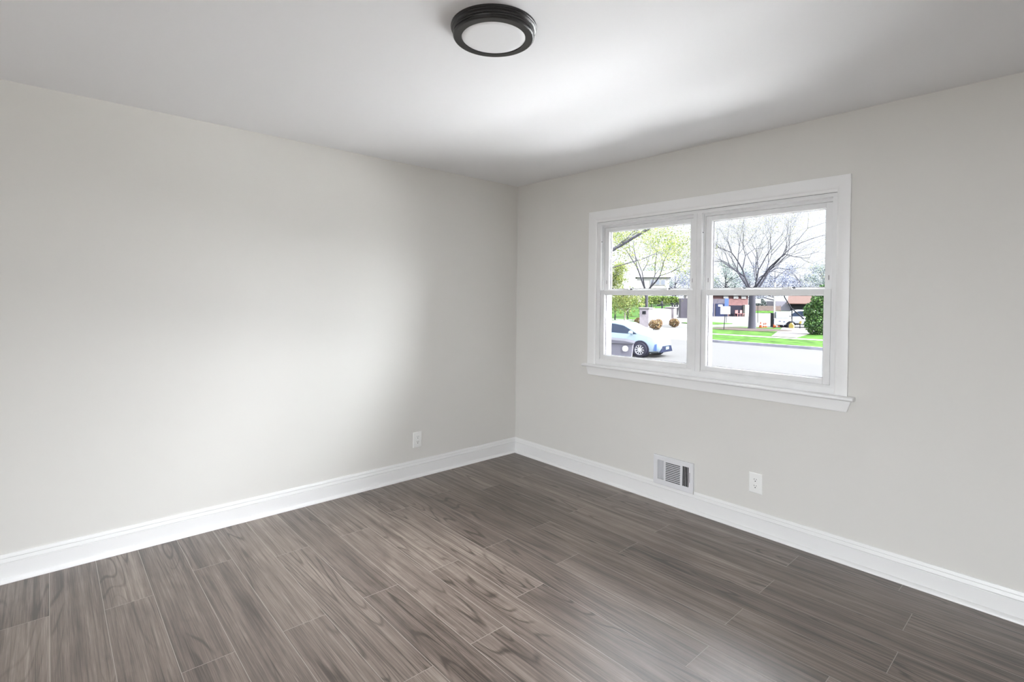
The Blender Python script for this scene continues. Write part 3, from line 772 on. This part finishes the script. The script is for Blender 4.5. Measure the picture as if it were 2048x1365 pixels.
def shrub(name, loc, blobs, m_, label, group=None, size=0.07, dens=700, cat='shrub'):
    o = empty(name, loc); tag(o, label, cat, group)
    pts = np.concatenate([ball(int(dens * r[0] * r[2] * 4), c, r) for c, r in blobs])
    pts[:, 2] = np.maximum(pts[:, 2], 0.02)
    quads(pts, size, nrng, 'foliage', m_, o)
    st_ = MB()
    for c, r in blobs:
        for k in range(5):
            a = 2 * PI * k / 5
            st_.tube([(c[0] * 0.5, c[1] * 0.5, 0), (c[0] + r[0] * 0.5 * math.cos(a), c[1] + r[1] * 0.5 * math.sin(a), c[2] + r[2] * 0.3)], [0.03, 0.012], 5)
    st_.build('stems', BARK, o)
    return o
shrub('shrub', (-20.0, 33.7, G), [((0.1, 0.0, 0.36), (0.42, 0.42, 0.36)), ((-0.28, 0.1, 0.42), (0.36, 0.36, 0.38)), ((0.0, 0.45, 0.50), (0.34, 0.34, 0.38))], RUST, 'rust and green round shrub in front of the sign wall, nearer the car', size=0.06, dens=1000)
shrub('shrub', (-21.2, 38.6, G), [((0, 0, 0.40), (0.46, 0.46, 0.40))], RUST, 'rust coloured round shrub at the right end of the sign wall', size=0.06, dens=1500)
shrub('shrub', (-25.4, 39.3, G), [((0, 0, 0.36), (0.42, 0.42, 0.36))], RUST, 'rust coloured shrub half hidden behind the left pillar of the sign wall', size=0.06, dens=1300)
shrub('bush', (-9.0, 36.8, LZ), [((0, 0, 0.75), (0.85, 0.85, 0.85)), ((-0.15, 0, 1.6), (0.80, 0.8, 0.75)), ((0.25, 0, 2.35), (0.70, 0.7, 0.65)), ((0.35, 0.1, 3.0), (0.45, 0.45, 0.5))], GREEN, 'tall green bush beside the walkway at the right of the window', size=0.085, dens=750, cat='bush')
hg = empty('hedge', (-48.8, 80.7, 0.72)); tag(hg, 'trimmed bright green hedge on the grassy rise', 'hedge')
u = nrng.random((5200, 3)); hd = Vector((3.0, 3.3, 0)).normalized()
L_ = (u[:, 0] - 0.5) * 7.2
endk = np.sqrt(np.clip(1 - (np.abs(L_) / 3.7) ** 6, 0.05, 1))
hp = np.stack([L_ * hd.x + (u[:, 1] - 0.5) * 1.2 * hd.y, L_ * hd.y - (u[:, 1] - 0.5) * 1.2 * hd.x, u[:, 2] * 1.5 * endk], 1)
quads(hp, 0.14, nrng, 'foliage', HEDGE, hg)
MB().box((-0.5, -0.5, -0.25), (0.5, 0.5, 0.6)).build('stems', BARK, hg)

# ------------------------------------------------------------------ trees
def grow(mb, p, d, r, L, lvl, rg, tips, spread, up, nseg=3, kids=(2, 3), ratio=0.72, rr=0.62):
    pts = [p]; rad = [r]; q = p.copy(); dd = d.copy()
    for k in range(nseg):
        dd = (dd + Vector((rg.gauss(0, 0.10), rg.gauss(0, 0.10), rg.gauss(0, 0.06) + up))).normalized()
        q = q + dd * (L / nseg); pts.append(q.copy()); rad.append(r + (r * rr - r) * (k + 1) / nseg)
    mb.tube(pts, rad, 6 if r > 0.05 else (4 if r > 0.015 else 3))
    if lvl == 0:
        tips.append(q); return
    if lvl <= 2: tips.append(q)
    n_ = rg.choice(kids)
    a0 = rg.uniform(0, 2 * PI)
    for k in range(n_):
        a = a0 + 2 * PI * k / n_ + rg.uniform(-0.5, 0.5)
        ref = Vector((0, 0, 1)) if abs(dd.z) < 0.9 else Vector((1, 0, 0))
        e1 = dd.cross(ref).normalized(); e2 = dd.cross(e1)
        s = spread * rg.uniform(0.6, 1.25)
        nd = (dd * math.cos(s) + (e1 * math.cos(a) + e2 * math.sin(a)) * math.sin(s)).normalized()
        st_ = pts[-1] if k < 2 else pts[-2]
        grow(mb, st_, nd, rad[-1] * rg.uniform(0.75, 1.0), L * ratio * rg.uniform(0.8, 1.2), lvl - 1, rg, tips, spread, up, nseg, kids, ratio, rr)

def tree(name, loc, label, trunk_r, trunk_h, fork, lvl, seed, bark, leaf=None, per_tip=0, lsize=0.1, lrad=0.6, spread=0.5, up=0.02, L=2.4, group=None, ratio=0.72, cat='tree', extra=None, lean=0.0, slim=1.0):
    global bt_tips
    o = empty(name, loc); tag(o, label, cat, group)
    rg = random.Random(seed); mb = MB(); tips = []
    mb.tube([(0, 0, -0.1), (0, 0, 0.15), (lean * 0.3, 0, trunk_h * 0.5), (lean, 0, trunk_h)], [trunk_r * 1.5, trunk_r * 1.12, trunk_r * 0.95, trunk_r * 0.85], 12)
    for k in range(fork):
        a = 2 * PI * k / fork + rg.uniform(-0.4, 0.4); s = spread * rg.uniform(0.7, 1.3)
        d = Vector((math.sin(s) * math.cos(a), math.sin(s) * math.sin(a), math.cos(s)))
        grow(mb, Vector((lean, 0, trunk_h - 0.05 - 0.25 * (k % 2))), d, trunk_r * slim * rg.uniform(0.42, 0.62), L * rg.uniform(0.85, 1.2), lvl, rg, tips, spread, up, ratio=ratio)
    if extra: extra(mb, rg, tips)
    mb.build('trunk', bark, o, clean=False, smooth=True)
    bt_tips = tips
    if leaf is not None and per_tip > 0:
        t_ = np.array([tuple(p) for p in tips])
        pts = np.repeat(t_, per_tip, 0) + nrng.normal(size=(len(t_) * per_tip, 3)) * lrad
        quads(pts, lsize, nrng, 'foliage', leaf, o)
    return o

bt = tree('bare_tree', (-15.05, 40.35, LZ), 'spreading tree with bare dark branches on the roadside lawn', 0.27, 3.0, 7, 6, 5, TWIG, YELLOW, 1, 0.04, 0.35, spread=0.55, up=0.02, L=2.2, ratio=0.78, slim=0.62)
tp = np.array([tuple(p) for p in bt_tips])
quads(np.repeat(tp, 5, 0) + nrng.normal(size=(len(tp) * 5, 3)) * 0.30, 0.030, nrng, 'buds', leaf_mat('bud_pale', [(0.22, 0.26, 0.42), (0.42, 0.48, 0.66), (0.62, 0.60, 0.50)], 0.4), bt)
tree('leafy_tree', (-28.4, 45.1, G), 'yellow green leafy tree with dark trunk behind the sign wall', 0.19, 3.3, 4, 5, 12, BARK, LIME, 16, 0.075, 0.50, spread=0.58, up=0.02, L=2.75, ratio=0.76)
tree('sapling', (-29.9, 43.3, G), 'young lime green tree with a thin pale trunk in front of the iron fence', 0.10, 1.3, 4, 3, 21, BARK_P, LIME, 42, 0.09, 0.36, spread=0.85, up=0.01, L=0.92)
def limb(mb, rg, tips):
    for (a, b, r) in (((0, 0, 4.2), (4.3, 2.7, 6.9), 0.13), ((0, 0, 4.9), (2.2, 1.6, 7.3), 0.10), ((0, 0, 3.9), (3.2, 2.1, 4.7), 0.05)):
        a, b = Vector(a), Vector(b); md = a.lerp(b, 0.5) + Vector((0, 0, -0.15))
        mb.tube([a, md, b], [r, r * 0.75, r * 0.5], 8)
        grow(mb, b, (b - md).normalized(), r * 0.45, 0.9, 3, rg, tips, 0.5, 0.0)
        grow(mb, md, ((b - md).normalized() + Vector((0.1, 0.2, 0.6))).normalized(), r * 0.35, 0.9, 3, rg, tips, 0.5, 0.0)
tree('street_tree', (-17.2, 20.2, G), 'leafy tree whose limbs reach across the top of the left window half', 0.24, 5.2, 4, 3, 33, BARK, LIME, 13, 0.055, 0.32, spread=0.6, up=0.03, L=1.6, extra=limb)

tree('young_tree', (4.6, 13.6, G), 'young leafy tree by the near side of the street, outside the view', 0.11, 3.2, 4, 4, 41, BARK, LIME, 5, 0.07, 0.30, spread=0.6, up=0.03, L=1.6)

# trees far behind
far = [(-62.5, 84, 10.5, 0, LIME), (-80, 128, 12, 1, SAGE)]
for px_, D_, lm_ in ((1350, 160, LILAC_HAZE), (1402, 142, LILAC_HAZE), (1450, 128, SAGE), (1498, 146, LILAC_HAZE), (1548, 130, LILAC_HAZE), (1598, 148, LILAC_HAZE), (1645, 132, SAGE)):
    bear = (px_ - 1345) * 0.00069                      # spread of the far tree line in bearing
    far.append((3.51 + D_ * (-0.536 + 0.945 * bear), -3.21 + D_ * (0.899 + 1.045 * bear), 14.6, 2, lm_))
far.append((-84, 104, 13, 1, SAGE))
flab = ['lime green tree on the rise above the iron fence', 'pale sage tree behind the white house', 'hazy lilac tree between the house and the brick building', 'hazy lilac tree rising behind the dark brick garages', 'sage grey tree behind the brick building with the porch',
        'hazy lilac tree behind the crown of the bare tree', 'tall hazy lilac tree above the dark hedge trees', 'hazy lilac tree rising behind the brown roofed house', 'sage grey tree at the right edge of the far tree line', 'pale sage tree left of the white house']
for i, (x, y, h_, kd, lm) in enumerate(far):
    o = empty('distant_tree', (x, y, 0.8 if i in (0, 1, 9) else -0.6)); tag(o, flab[i], 'tree', 'hazy trees in the far background')
    h2 = h_ * 0.9
    tk = MB().tube([(0, 0, -0.6), (0.1, 0, h2 * 0.4), (0, 0.1, h2 * 0.75)], [0.22, 0.15, 0.05], 7)
    rg = random.Random(50 + i)
    blobs = []
    for k in range(26):
        a = rg.uniform(0, 2 * PI); rr_ = rg.uniform(0.2, 1) * h2 * 0.42; z = h2 * rg.uniform(0.25, 0.86)
        c = (rr_ * math.cos(a), rr_ * math.sin(a), z)
        blobs.append((c, (h2 * 0.13, h2 * 0.13, h2 * 0.11)))
        tk.tube([(0, 0, z * 0.7), c], [0.08, 0.02], 5)
    tk.build('trunk', TWIG, o, clean=False)
    quads(np.concatenate([ball(150, c, r, 0.15) for c, r in blobs]), 0.15, nrng, 'foliage', lm, o)

# dark evergreen mass between buildings
for x, y, r_, lb in ((-46.6, 118.3, 1.5, 'dark evergreen shrub behind the wooden fence, beside the brick building'), (-45.3, 115.0, 1.3, 'dark evergreen shrub behind the wooden fence, beside the grey wall')):
    shrub('evergreen_shrub', (x, y, -0.62), [((0, 0, 1.3), (r_, r_, 1.5))], leaf_mat('leaf_dark', [(0.02, 0.05, 0.05), (0.05, 0.09, 0.08), (0.10, 0.14, 0.14)], 0.2), lb, 'dark evergreens', size=0.16, dens=110)

# ------------------------------------------------------------------ iron fence
fpts = [(-34.29, 47.44, -0.80), (-34.16, 49.83, -0.80), (-34.02, 52.23, -0.74), (-33.9, 54.61, -0.62), (-33.82, 56.94, -0.46), (-33.73, 59.29, -0.34), (-33.81, 60.7, -0.28)]
fe = empty('iron_fence', fpts[0]); tag(fe, 'black iron fence climbing the grassy rise behind the sign wall', 'fence')
b0 = Vector(fpts[0])
full = [(-34.6, 42.7, -0.9)] + fpts
for p in full:
    q = Vector(p) - b0
    MB().box((q.x - 0.06, q.y - 0.06, q.z - 0.25), (q.x + 0.06, q.y + 0.06, q.z + 1.5)).build('post', IRON, fe)
rl = MB(); pk = MB()
for a, b in zip(full[:-1], full[1:]):
    a, b = Vector(a) - b0, Vector(b) - b0
    for z in (0.15, 1.2, 1.4): rl.tube([a + Vector((0, 0, z)), b + Vector((0, 0, z))], 0.025, 5)
    n_ = 14
    for k in range(1, n_):
        p = a.lerp(b, k / n_); pk.box((p.x - 0.008, p.y - 0.008, p.z + 0.1), (p.x + 0.008, p.y + 0.008, p.z + 1.45))
rl.build('rails', IRON, fe); pk.build('pickets', IRON, fe)

# ------------------------------------------------------------------ buildings
def bbox(parent, name, m_, a, b, **k):
    return MB().box(a, b).build(name, m_, parent, **k)
ang34 = math.radians(34)
# garage block with porch in the right window half (front faces the camera side)
gb = empty('brick_building', (-34.2, 77.4, G), ang34 + math.radians(31))
tag(gb, 'low brick building with dark garage doors and an open porch', 'building')
bbox(gb, 'wall', BRICK_R, (-6.2, 0, 0), (3.3, 2.6, 3.3))
bbox(gb, 'garage_wall', BRICK, (-6.3, -0.12, 0), (-0.6, 0, 2.75))
for x0 in (-5.6, -3.0):
    dr = bbox(gb, 'garage_door', mat('door_navy', (0.04, 0.05, 0.11), 0.7, 0.0), (x0, -0.2, 0), (x0 + 2.2, -0.1, 2.0))
    bbox(dr, 'door_sign', WHITE, (x0 + 0.45, -0.23, 1.55), (x0 + 1.25, -0.2, 1.85))
bbox(gb, 'porch_shade_slab', mat('porch_shade', (0.04, 0.04, 0.06), 0.9, 0.0), (-0.3, -0.06, 0), (2.3, 0.02, 1.75))  # solid slab, the porch's inner shade put into its dark colour
bbox(gb, 'porch_column', mat('column_cream', (0.6, 0.56, 0.52), 0.8, 0.1), (2.3, -0.5, 0), (3.2, 0.0, 1.85))
bbox(gb, 'roof', ROOF, (-6.6, -0.5, 3.3), (3.6, 2.9, 3.6))
for x0 in (-5.0, -1.5, 0.4, 1.9):
    bbox(gb, 'window', WHITE, (x0, -0.14, 2.85), (x0 + 0.9, -0.05, 3.28))
for i, x0 in enumerate((0.55, 1.45)):
    l0 = Matrix.Rotation(ang34 + math.radians(31), 4, 'Z') @ Vector((x0, -0.9, 0)) + Vector((-34.2, 77.4, G))
    ch = empty('porch_chair', l0, ang34 + 0.54 + 0.3 * i)
    tag(ch, ['red chair in the brick building porch, nearer the garage doors', 'red chair in the brick building porch, nearer the cream column'][i], 'chair', 'red porch chairs')
    RED = bpy.data.materials.get('chair_red') or mat('chair_red', (0.35, 0.08, 0.08), 0.6, 0.3)
    bbox(ch, 'seat', RED, (-0.28, -0.28, 0.42), (0.28, 0.28, 0.48)); bbox(ch, 'backrest', RED, (-0.28, 0.22, 0.48), (0.28, 0.28, 1.0))
    for sx_ in (-0.25, 0.25):
        for sy_ in (-0.25, 0.25): bbox(ch, 'leg', RED, (sx_ - 0.03, sy_ - 0.03, 0), (sx_ + 0.03, sy_ + 0.03, 0.42))
# brick building at the right edge of the left window half
bb = empty('brick_building', (-32.9, 63.2, -0.6), ang34)
tag(bb, 'dark brick building at the right edge of the left window half', 'building')
bbox(bb, 'wall', BRICK, (-1.6, -0.5, -0.5), (1.1, 4.0, 2.35))
bbox(bb, 'upper_wall', mat('cladding_white', (0.72, 0.70, 0.70), 0.8, 0.1), (-0.9, -0.4, 2.35), (1.1, 3.9, 3.2))
bbox(bb, 'roof', ROOF, (-1.7, -0.7, 3.2), (1.3, 4.2, 3.4))
# white house on the rise
wh = empty('white_house', (-60.0, 95.0, 0.9), ang34)
tag(wh, 'white two storey house behind the yellow green tree', 'building')
bbox(wh, 'wall', mat('siding_white', (0.72, 0.72, 0.70), 0.8, 0.1), (-3.2, 0, -0.5), (3.6, 8, 5.6))
MB().prism([(-3.6, -0.4, 5.6), (-3.6, 8.4, 5.6), (-3.6, 4, 7.2)], (7.6, 0, 0)).build('roof', mat('roof_pale', (0.62, 0.62, 0.66), 0.9, 0.1), wh)
PANE = mat('house_pane', (0.16, 0.20, 0.28), 0.15, 0.6)
for x0 in (-0.3, 0.8, 1.9):
    f_ = bbox(wh, 'window', WHITE, (x0 - 0.1, -0.1, 3.9), (x0 + 0.9, 0.0, 5.1)); bbox(f_, 'pane', PANE, (x0, -0.13, 4.0), (x0 + 0.8, -0.1, 5.0))
for x0 in (-2.2, 0.2, 2.2):
    f_ = bbox(wh, 'window', WHITE, (x0 - 0.1, -0.1, 1.0), (x0 + 0.9, 0.0, 2.3)); bbox(f_, 'pane', PANE, (x0, -0.13, 1.1), (x0 + 0.8, -0.1, 2.2))
# brown roofed house on the right
rh = empty('brown_house', (-39.6, 119.0, -0.75), ang34)
tag(rh, 'low house with a brown roof and dark carport behind the white car', 'building')
bbox(rh, 'wall', mat('siding_grey', (0.34, 0.33, 0.40), 0.8, 0.1), (-3.6, 0, -0.4), (6.2, 9, 2.3))
bbox(rh, 'carport', mat('carport_dark', (0.04, 0.045, 0.05), 0.9, 0.0), (-0.6, -0.5, -0.3), (5.8, 0.05, 1.7))
MB().prism([(-1.6, -1.2, 1.75), (6.8, -1.2, 1.75), (4.8, 4.5, 4.2), (0.2, 4.5, 4.2)], (0, 0.05, 0.14)).build('roof', mat('roof_brown', (0.13, 0.065, 0.05), 0.9, 0.1, var=0.15, vscale=3), rh)
# wooden fence
wf = empty('wooden_fence', (-41.9, 110.9, -0.62), ang34)
tag(wf, 'brown wooden board fence behind the lot', 'fence')
bbox(wf, 'boards', mat('fence_wood', (0.30, 0.23, 0.21), 0.9, 0.1, var=0.25, vscale=2), (-2.4, 0, 0.1), (2.6, 0.06, 1.15))
for x0 in (-2.3, 0.1, 2.5): bbox(wf, 'post', BARK, (x0 - 0.07, 0.06, -0.1), (x0 + 0.07, 0.2, 1.25))
gs = MB().prism([(-6.0, -3.5, -0.4), (9.5, -3.5, -0.4), (10.5, 20, -0.4), (-6.0, 20, -0.4)], (0, 0, 0.15))
gs.prism([(-6.0, -3.5, -0.26), (-6.0, 20, -0.26), (-6.0, 20, 0.0), (-6.0, -0.4, 0.0)], (15.5, 0, 0))
gs.v = [tuple(Matrix.Rotation(ang34, 3, 'Z') @ Vector(p) + Vector((-41.9, 110.9, -0.62))) for p in gs.v]
struct(gs.build('grass_strip', GRASS), 'green strip of grass in front of the wooden fence', 'lawn')

# ------------------------------------------------------------------ signs
def post_sign(name, loc, rz, pw, ph, z0, board_m, label, post_m, lean=0.0, text=False):
    o = empty(name, loc, rz); tag(o, label, 'sign')
    MB().tube([(0, 0, 0), (lean, 0, z0 + 0.15)], 0.028, 8).build('post', post_m, o)
    bd = MB().box((lean - pw / 2, -0.035, z0), (lean + pw / 2, -0.01, z0 + ph)).build('board', board_m, o)
    if text:
        tx = MB(); GRY = mat('sign_print', (0.36, 0.42, 0.46), 0.7, 0.2)
        tx.box((lean - 0.10, -0.038, z0 + 0.20), (lean + 0.12, -0.035, z0 + 0.225)); tx.box((lean - 0.16, -0.038, z0 + 0.12), (lean + 0.2, -0.035, z0 + 0.145))
        tx.build('faint_lines', GRY, bd)
    return o
post_sign('yard_sign', (-15.72, 36.75, LZ), ang34, 0.74, 0.62, 1.24, WHITE, 'white square sign on a thin post at the lawn edge', IRON, 0.09, True)
post_sign('blue_sign', (-23.5, 53.5, G), ang34, 0.42, 0.95, 1.75, mat('sign_blue', (0.05, 0.16, 0.50), 0.5, 0.3), 'blue sign standing behind the white square sign', IRON)
post_sign('lot_sign', (-21.14, 56.1, G), ang34, 0.56, 0.48, 2.2, WHITE, 'small white sign just right of the bare tree trunk', IRON)

# ------------------------------------------------------------------ utility trailer
ut = empty('utility_trailer', (-15.1, 46.7, G), ang34)
tag(ut, 'pale utility trailer with a tall white mast, parked behind the orange cones', 'trailer')
PALE = mat('trailer_pale', (0.58, 0.62, 0.72), 0.5, 0.3)
bbox(ut, 'deck', PALE, (-0.75, -0.5, 0.28), (0.70, 0.5, 0.86), bevel=0.03)
bbox(ut, 'panel', mat('panel_blue_grey', (0.50, 0.57, 0.68), 0.5, 0.3), (-0.52, -0.15, 0.88), (0.62, 0.15, 1.50), bevel=0.03)
bbox(ut, 'deck_marking', mat('marking_slate', (0.12, 0.14, 0.25), 0.6, 0.2), (-0.35, -0.51, 0.58), (-0.18, -0.5, 0.66)); bbox(ut, 'deck_marking', bpy.data.materials['marking_slate'], (0.02, -0.51, 0.55), (0.18, -0.5, 0.63))
bbox(ut, 'tail_plate', IRON, (-0.83, -0.45, 0.05), (-0.76, 0.45, 1.35))
MB().cyl((-0.62, 0, 0.86), (0, 0, 1), 0.075, 3.3, 12).build('mast', WHITE, ut)
for s in (-1, 1):
    wh_ = MB().cyl((0.62, s * 0.55, 0.29), (0, s, 0), 0.29, 0.16, 24).build('wheel', bpy.data.materials['tyre_rubber'], ut)
    MB().cyl((0.62, s * 0.715, 0.29), (0, s, 0), 0.15, 0.012, 20).build('rim', bpy.data.materials['rim_alloy'], wh_)
    MB().sweep([[(0.62 + r_ * math.cos(a), s * y_, 0.29 + r_ * math.sin(a)) for r_, y_ in ((0.34, 0.52), (0.34, 0.74), (0.37, 0.74), (0.37, 0.52))] for a in [PI * k / 8 for k in range(9)]]).build('fender', IRON, ut)
MB().tube([(0.85, 0, 0.45), (0.85, 0, 1.75), (0.25, 0, 2.75), (0.05, 0, 3.3)], 0.045, 8).tube([(0.88, 0, 1.75), (1.85, 0, 0.85)], 0.055, 8).build('boom', IRON, ut)
MB().tube([(0.7, 0, 0.4), (1.5, 0, 0.42)], 0.05, 8).build('drawbar', IRON, ut)

# ------------------------------------------------------------------ cones and markers
ORANGE = mat('cone_orange', (0.55, 0.085, 0.015), 0.7, 0.05)
def make_cone():
    o = empty('traffic_cone', (0, 0, 0))
    MB().box((-0.17, -0.17, 0), (0.17, 0.17, 0.035)).build('cone_base', ORANGE, o)
    MB().lathe([(0.13, 0.035), (0.085, 0.22)], n=20).lathe([(0.06, 0.33), (0.03, 0.50), (0.0, 0.505)], n=20).build('cone_body', ORANGE, o, smooth=True)
    b = MB().lathe([(0.085, 0.22), (0.06, 0.33)], n=20).build('band', WHITE, o, smooth=True); b['label'] = 'white band'
    return o
cone = make_cone()
cl = [((-15.42, 42.95, LZ), (0, 0, 0), 'orange traffic cone standing nearest the bare tree trunk'), ((-15.62, 44.15, G), (0, 0, 0.3), 'front left one of the close pair of orange traffic cones'),
      ((-15.68, 44.68, G), (0, 0, 0.1), 'rear right one of the close pair of orange traffic cones'), ((-14.35, 42.90, LZ + 0.17), (PI / 2, 0, math.radians(115)), 'orange traffic cone lying on its side in front of the trailer')]
for i, (lc, rt, lb) in enumerate(cl):
    o = cone if i == 0 else copy_tree(cone)
    o.location = lc; o.rotation_euler = rt
    tag(o, lb, 'traffic cone', 'orange traffic cones')
YEL = mat('marker_yellow', (0.75, 0.55, 0.06), 0.5, 0.3)
ys = empty('yellow_jug', (-13.4, 44.35, LZ)); tag(ys, 'yellow container standing beside the trailer wheel', 'container')
MB().sweep([[(-hw, -0.12, z), (hw, -0.12, z), (hw, 0.12, z), (-hw, 0.12, z)] for z, hw in ((0, 0.19), (0.30, 0.19), (0.40, 0.09), (0.46, 0.07))]).build('jug_body', YEL, ys, bevel=0.02)
MB().tube([(-0.13, 0, 0.33), (-0.10, 0, 0.50), (0.06, 0, 0.50)], 0.025, 6).build('handle', IRON, ys)
yp = empty('marker_post', (-12.75, 44.4, LZ)); tag(yp, 'thin dark post with a yellow top in front of the white car', 'post')
MB().cyl((0, 0, 0), (0, 0, 1), 0.035, 0.45, 10).build('post', IRON, yp)
MB().sweep([[(-0.10, -0.03, 0.42), (0.10, -0.03, 0.42), (0.10, 0.03, 0.42), (-0.10, 0.03, 0.42)], [(-0.03, -0.03, 0.62), (0.12, -0.03, 0.66), (0.12, 0.03, 0.66), (-0.03, 0.03, 0.62)]]).build('marker_head', YEL, yp)
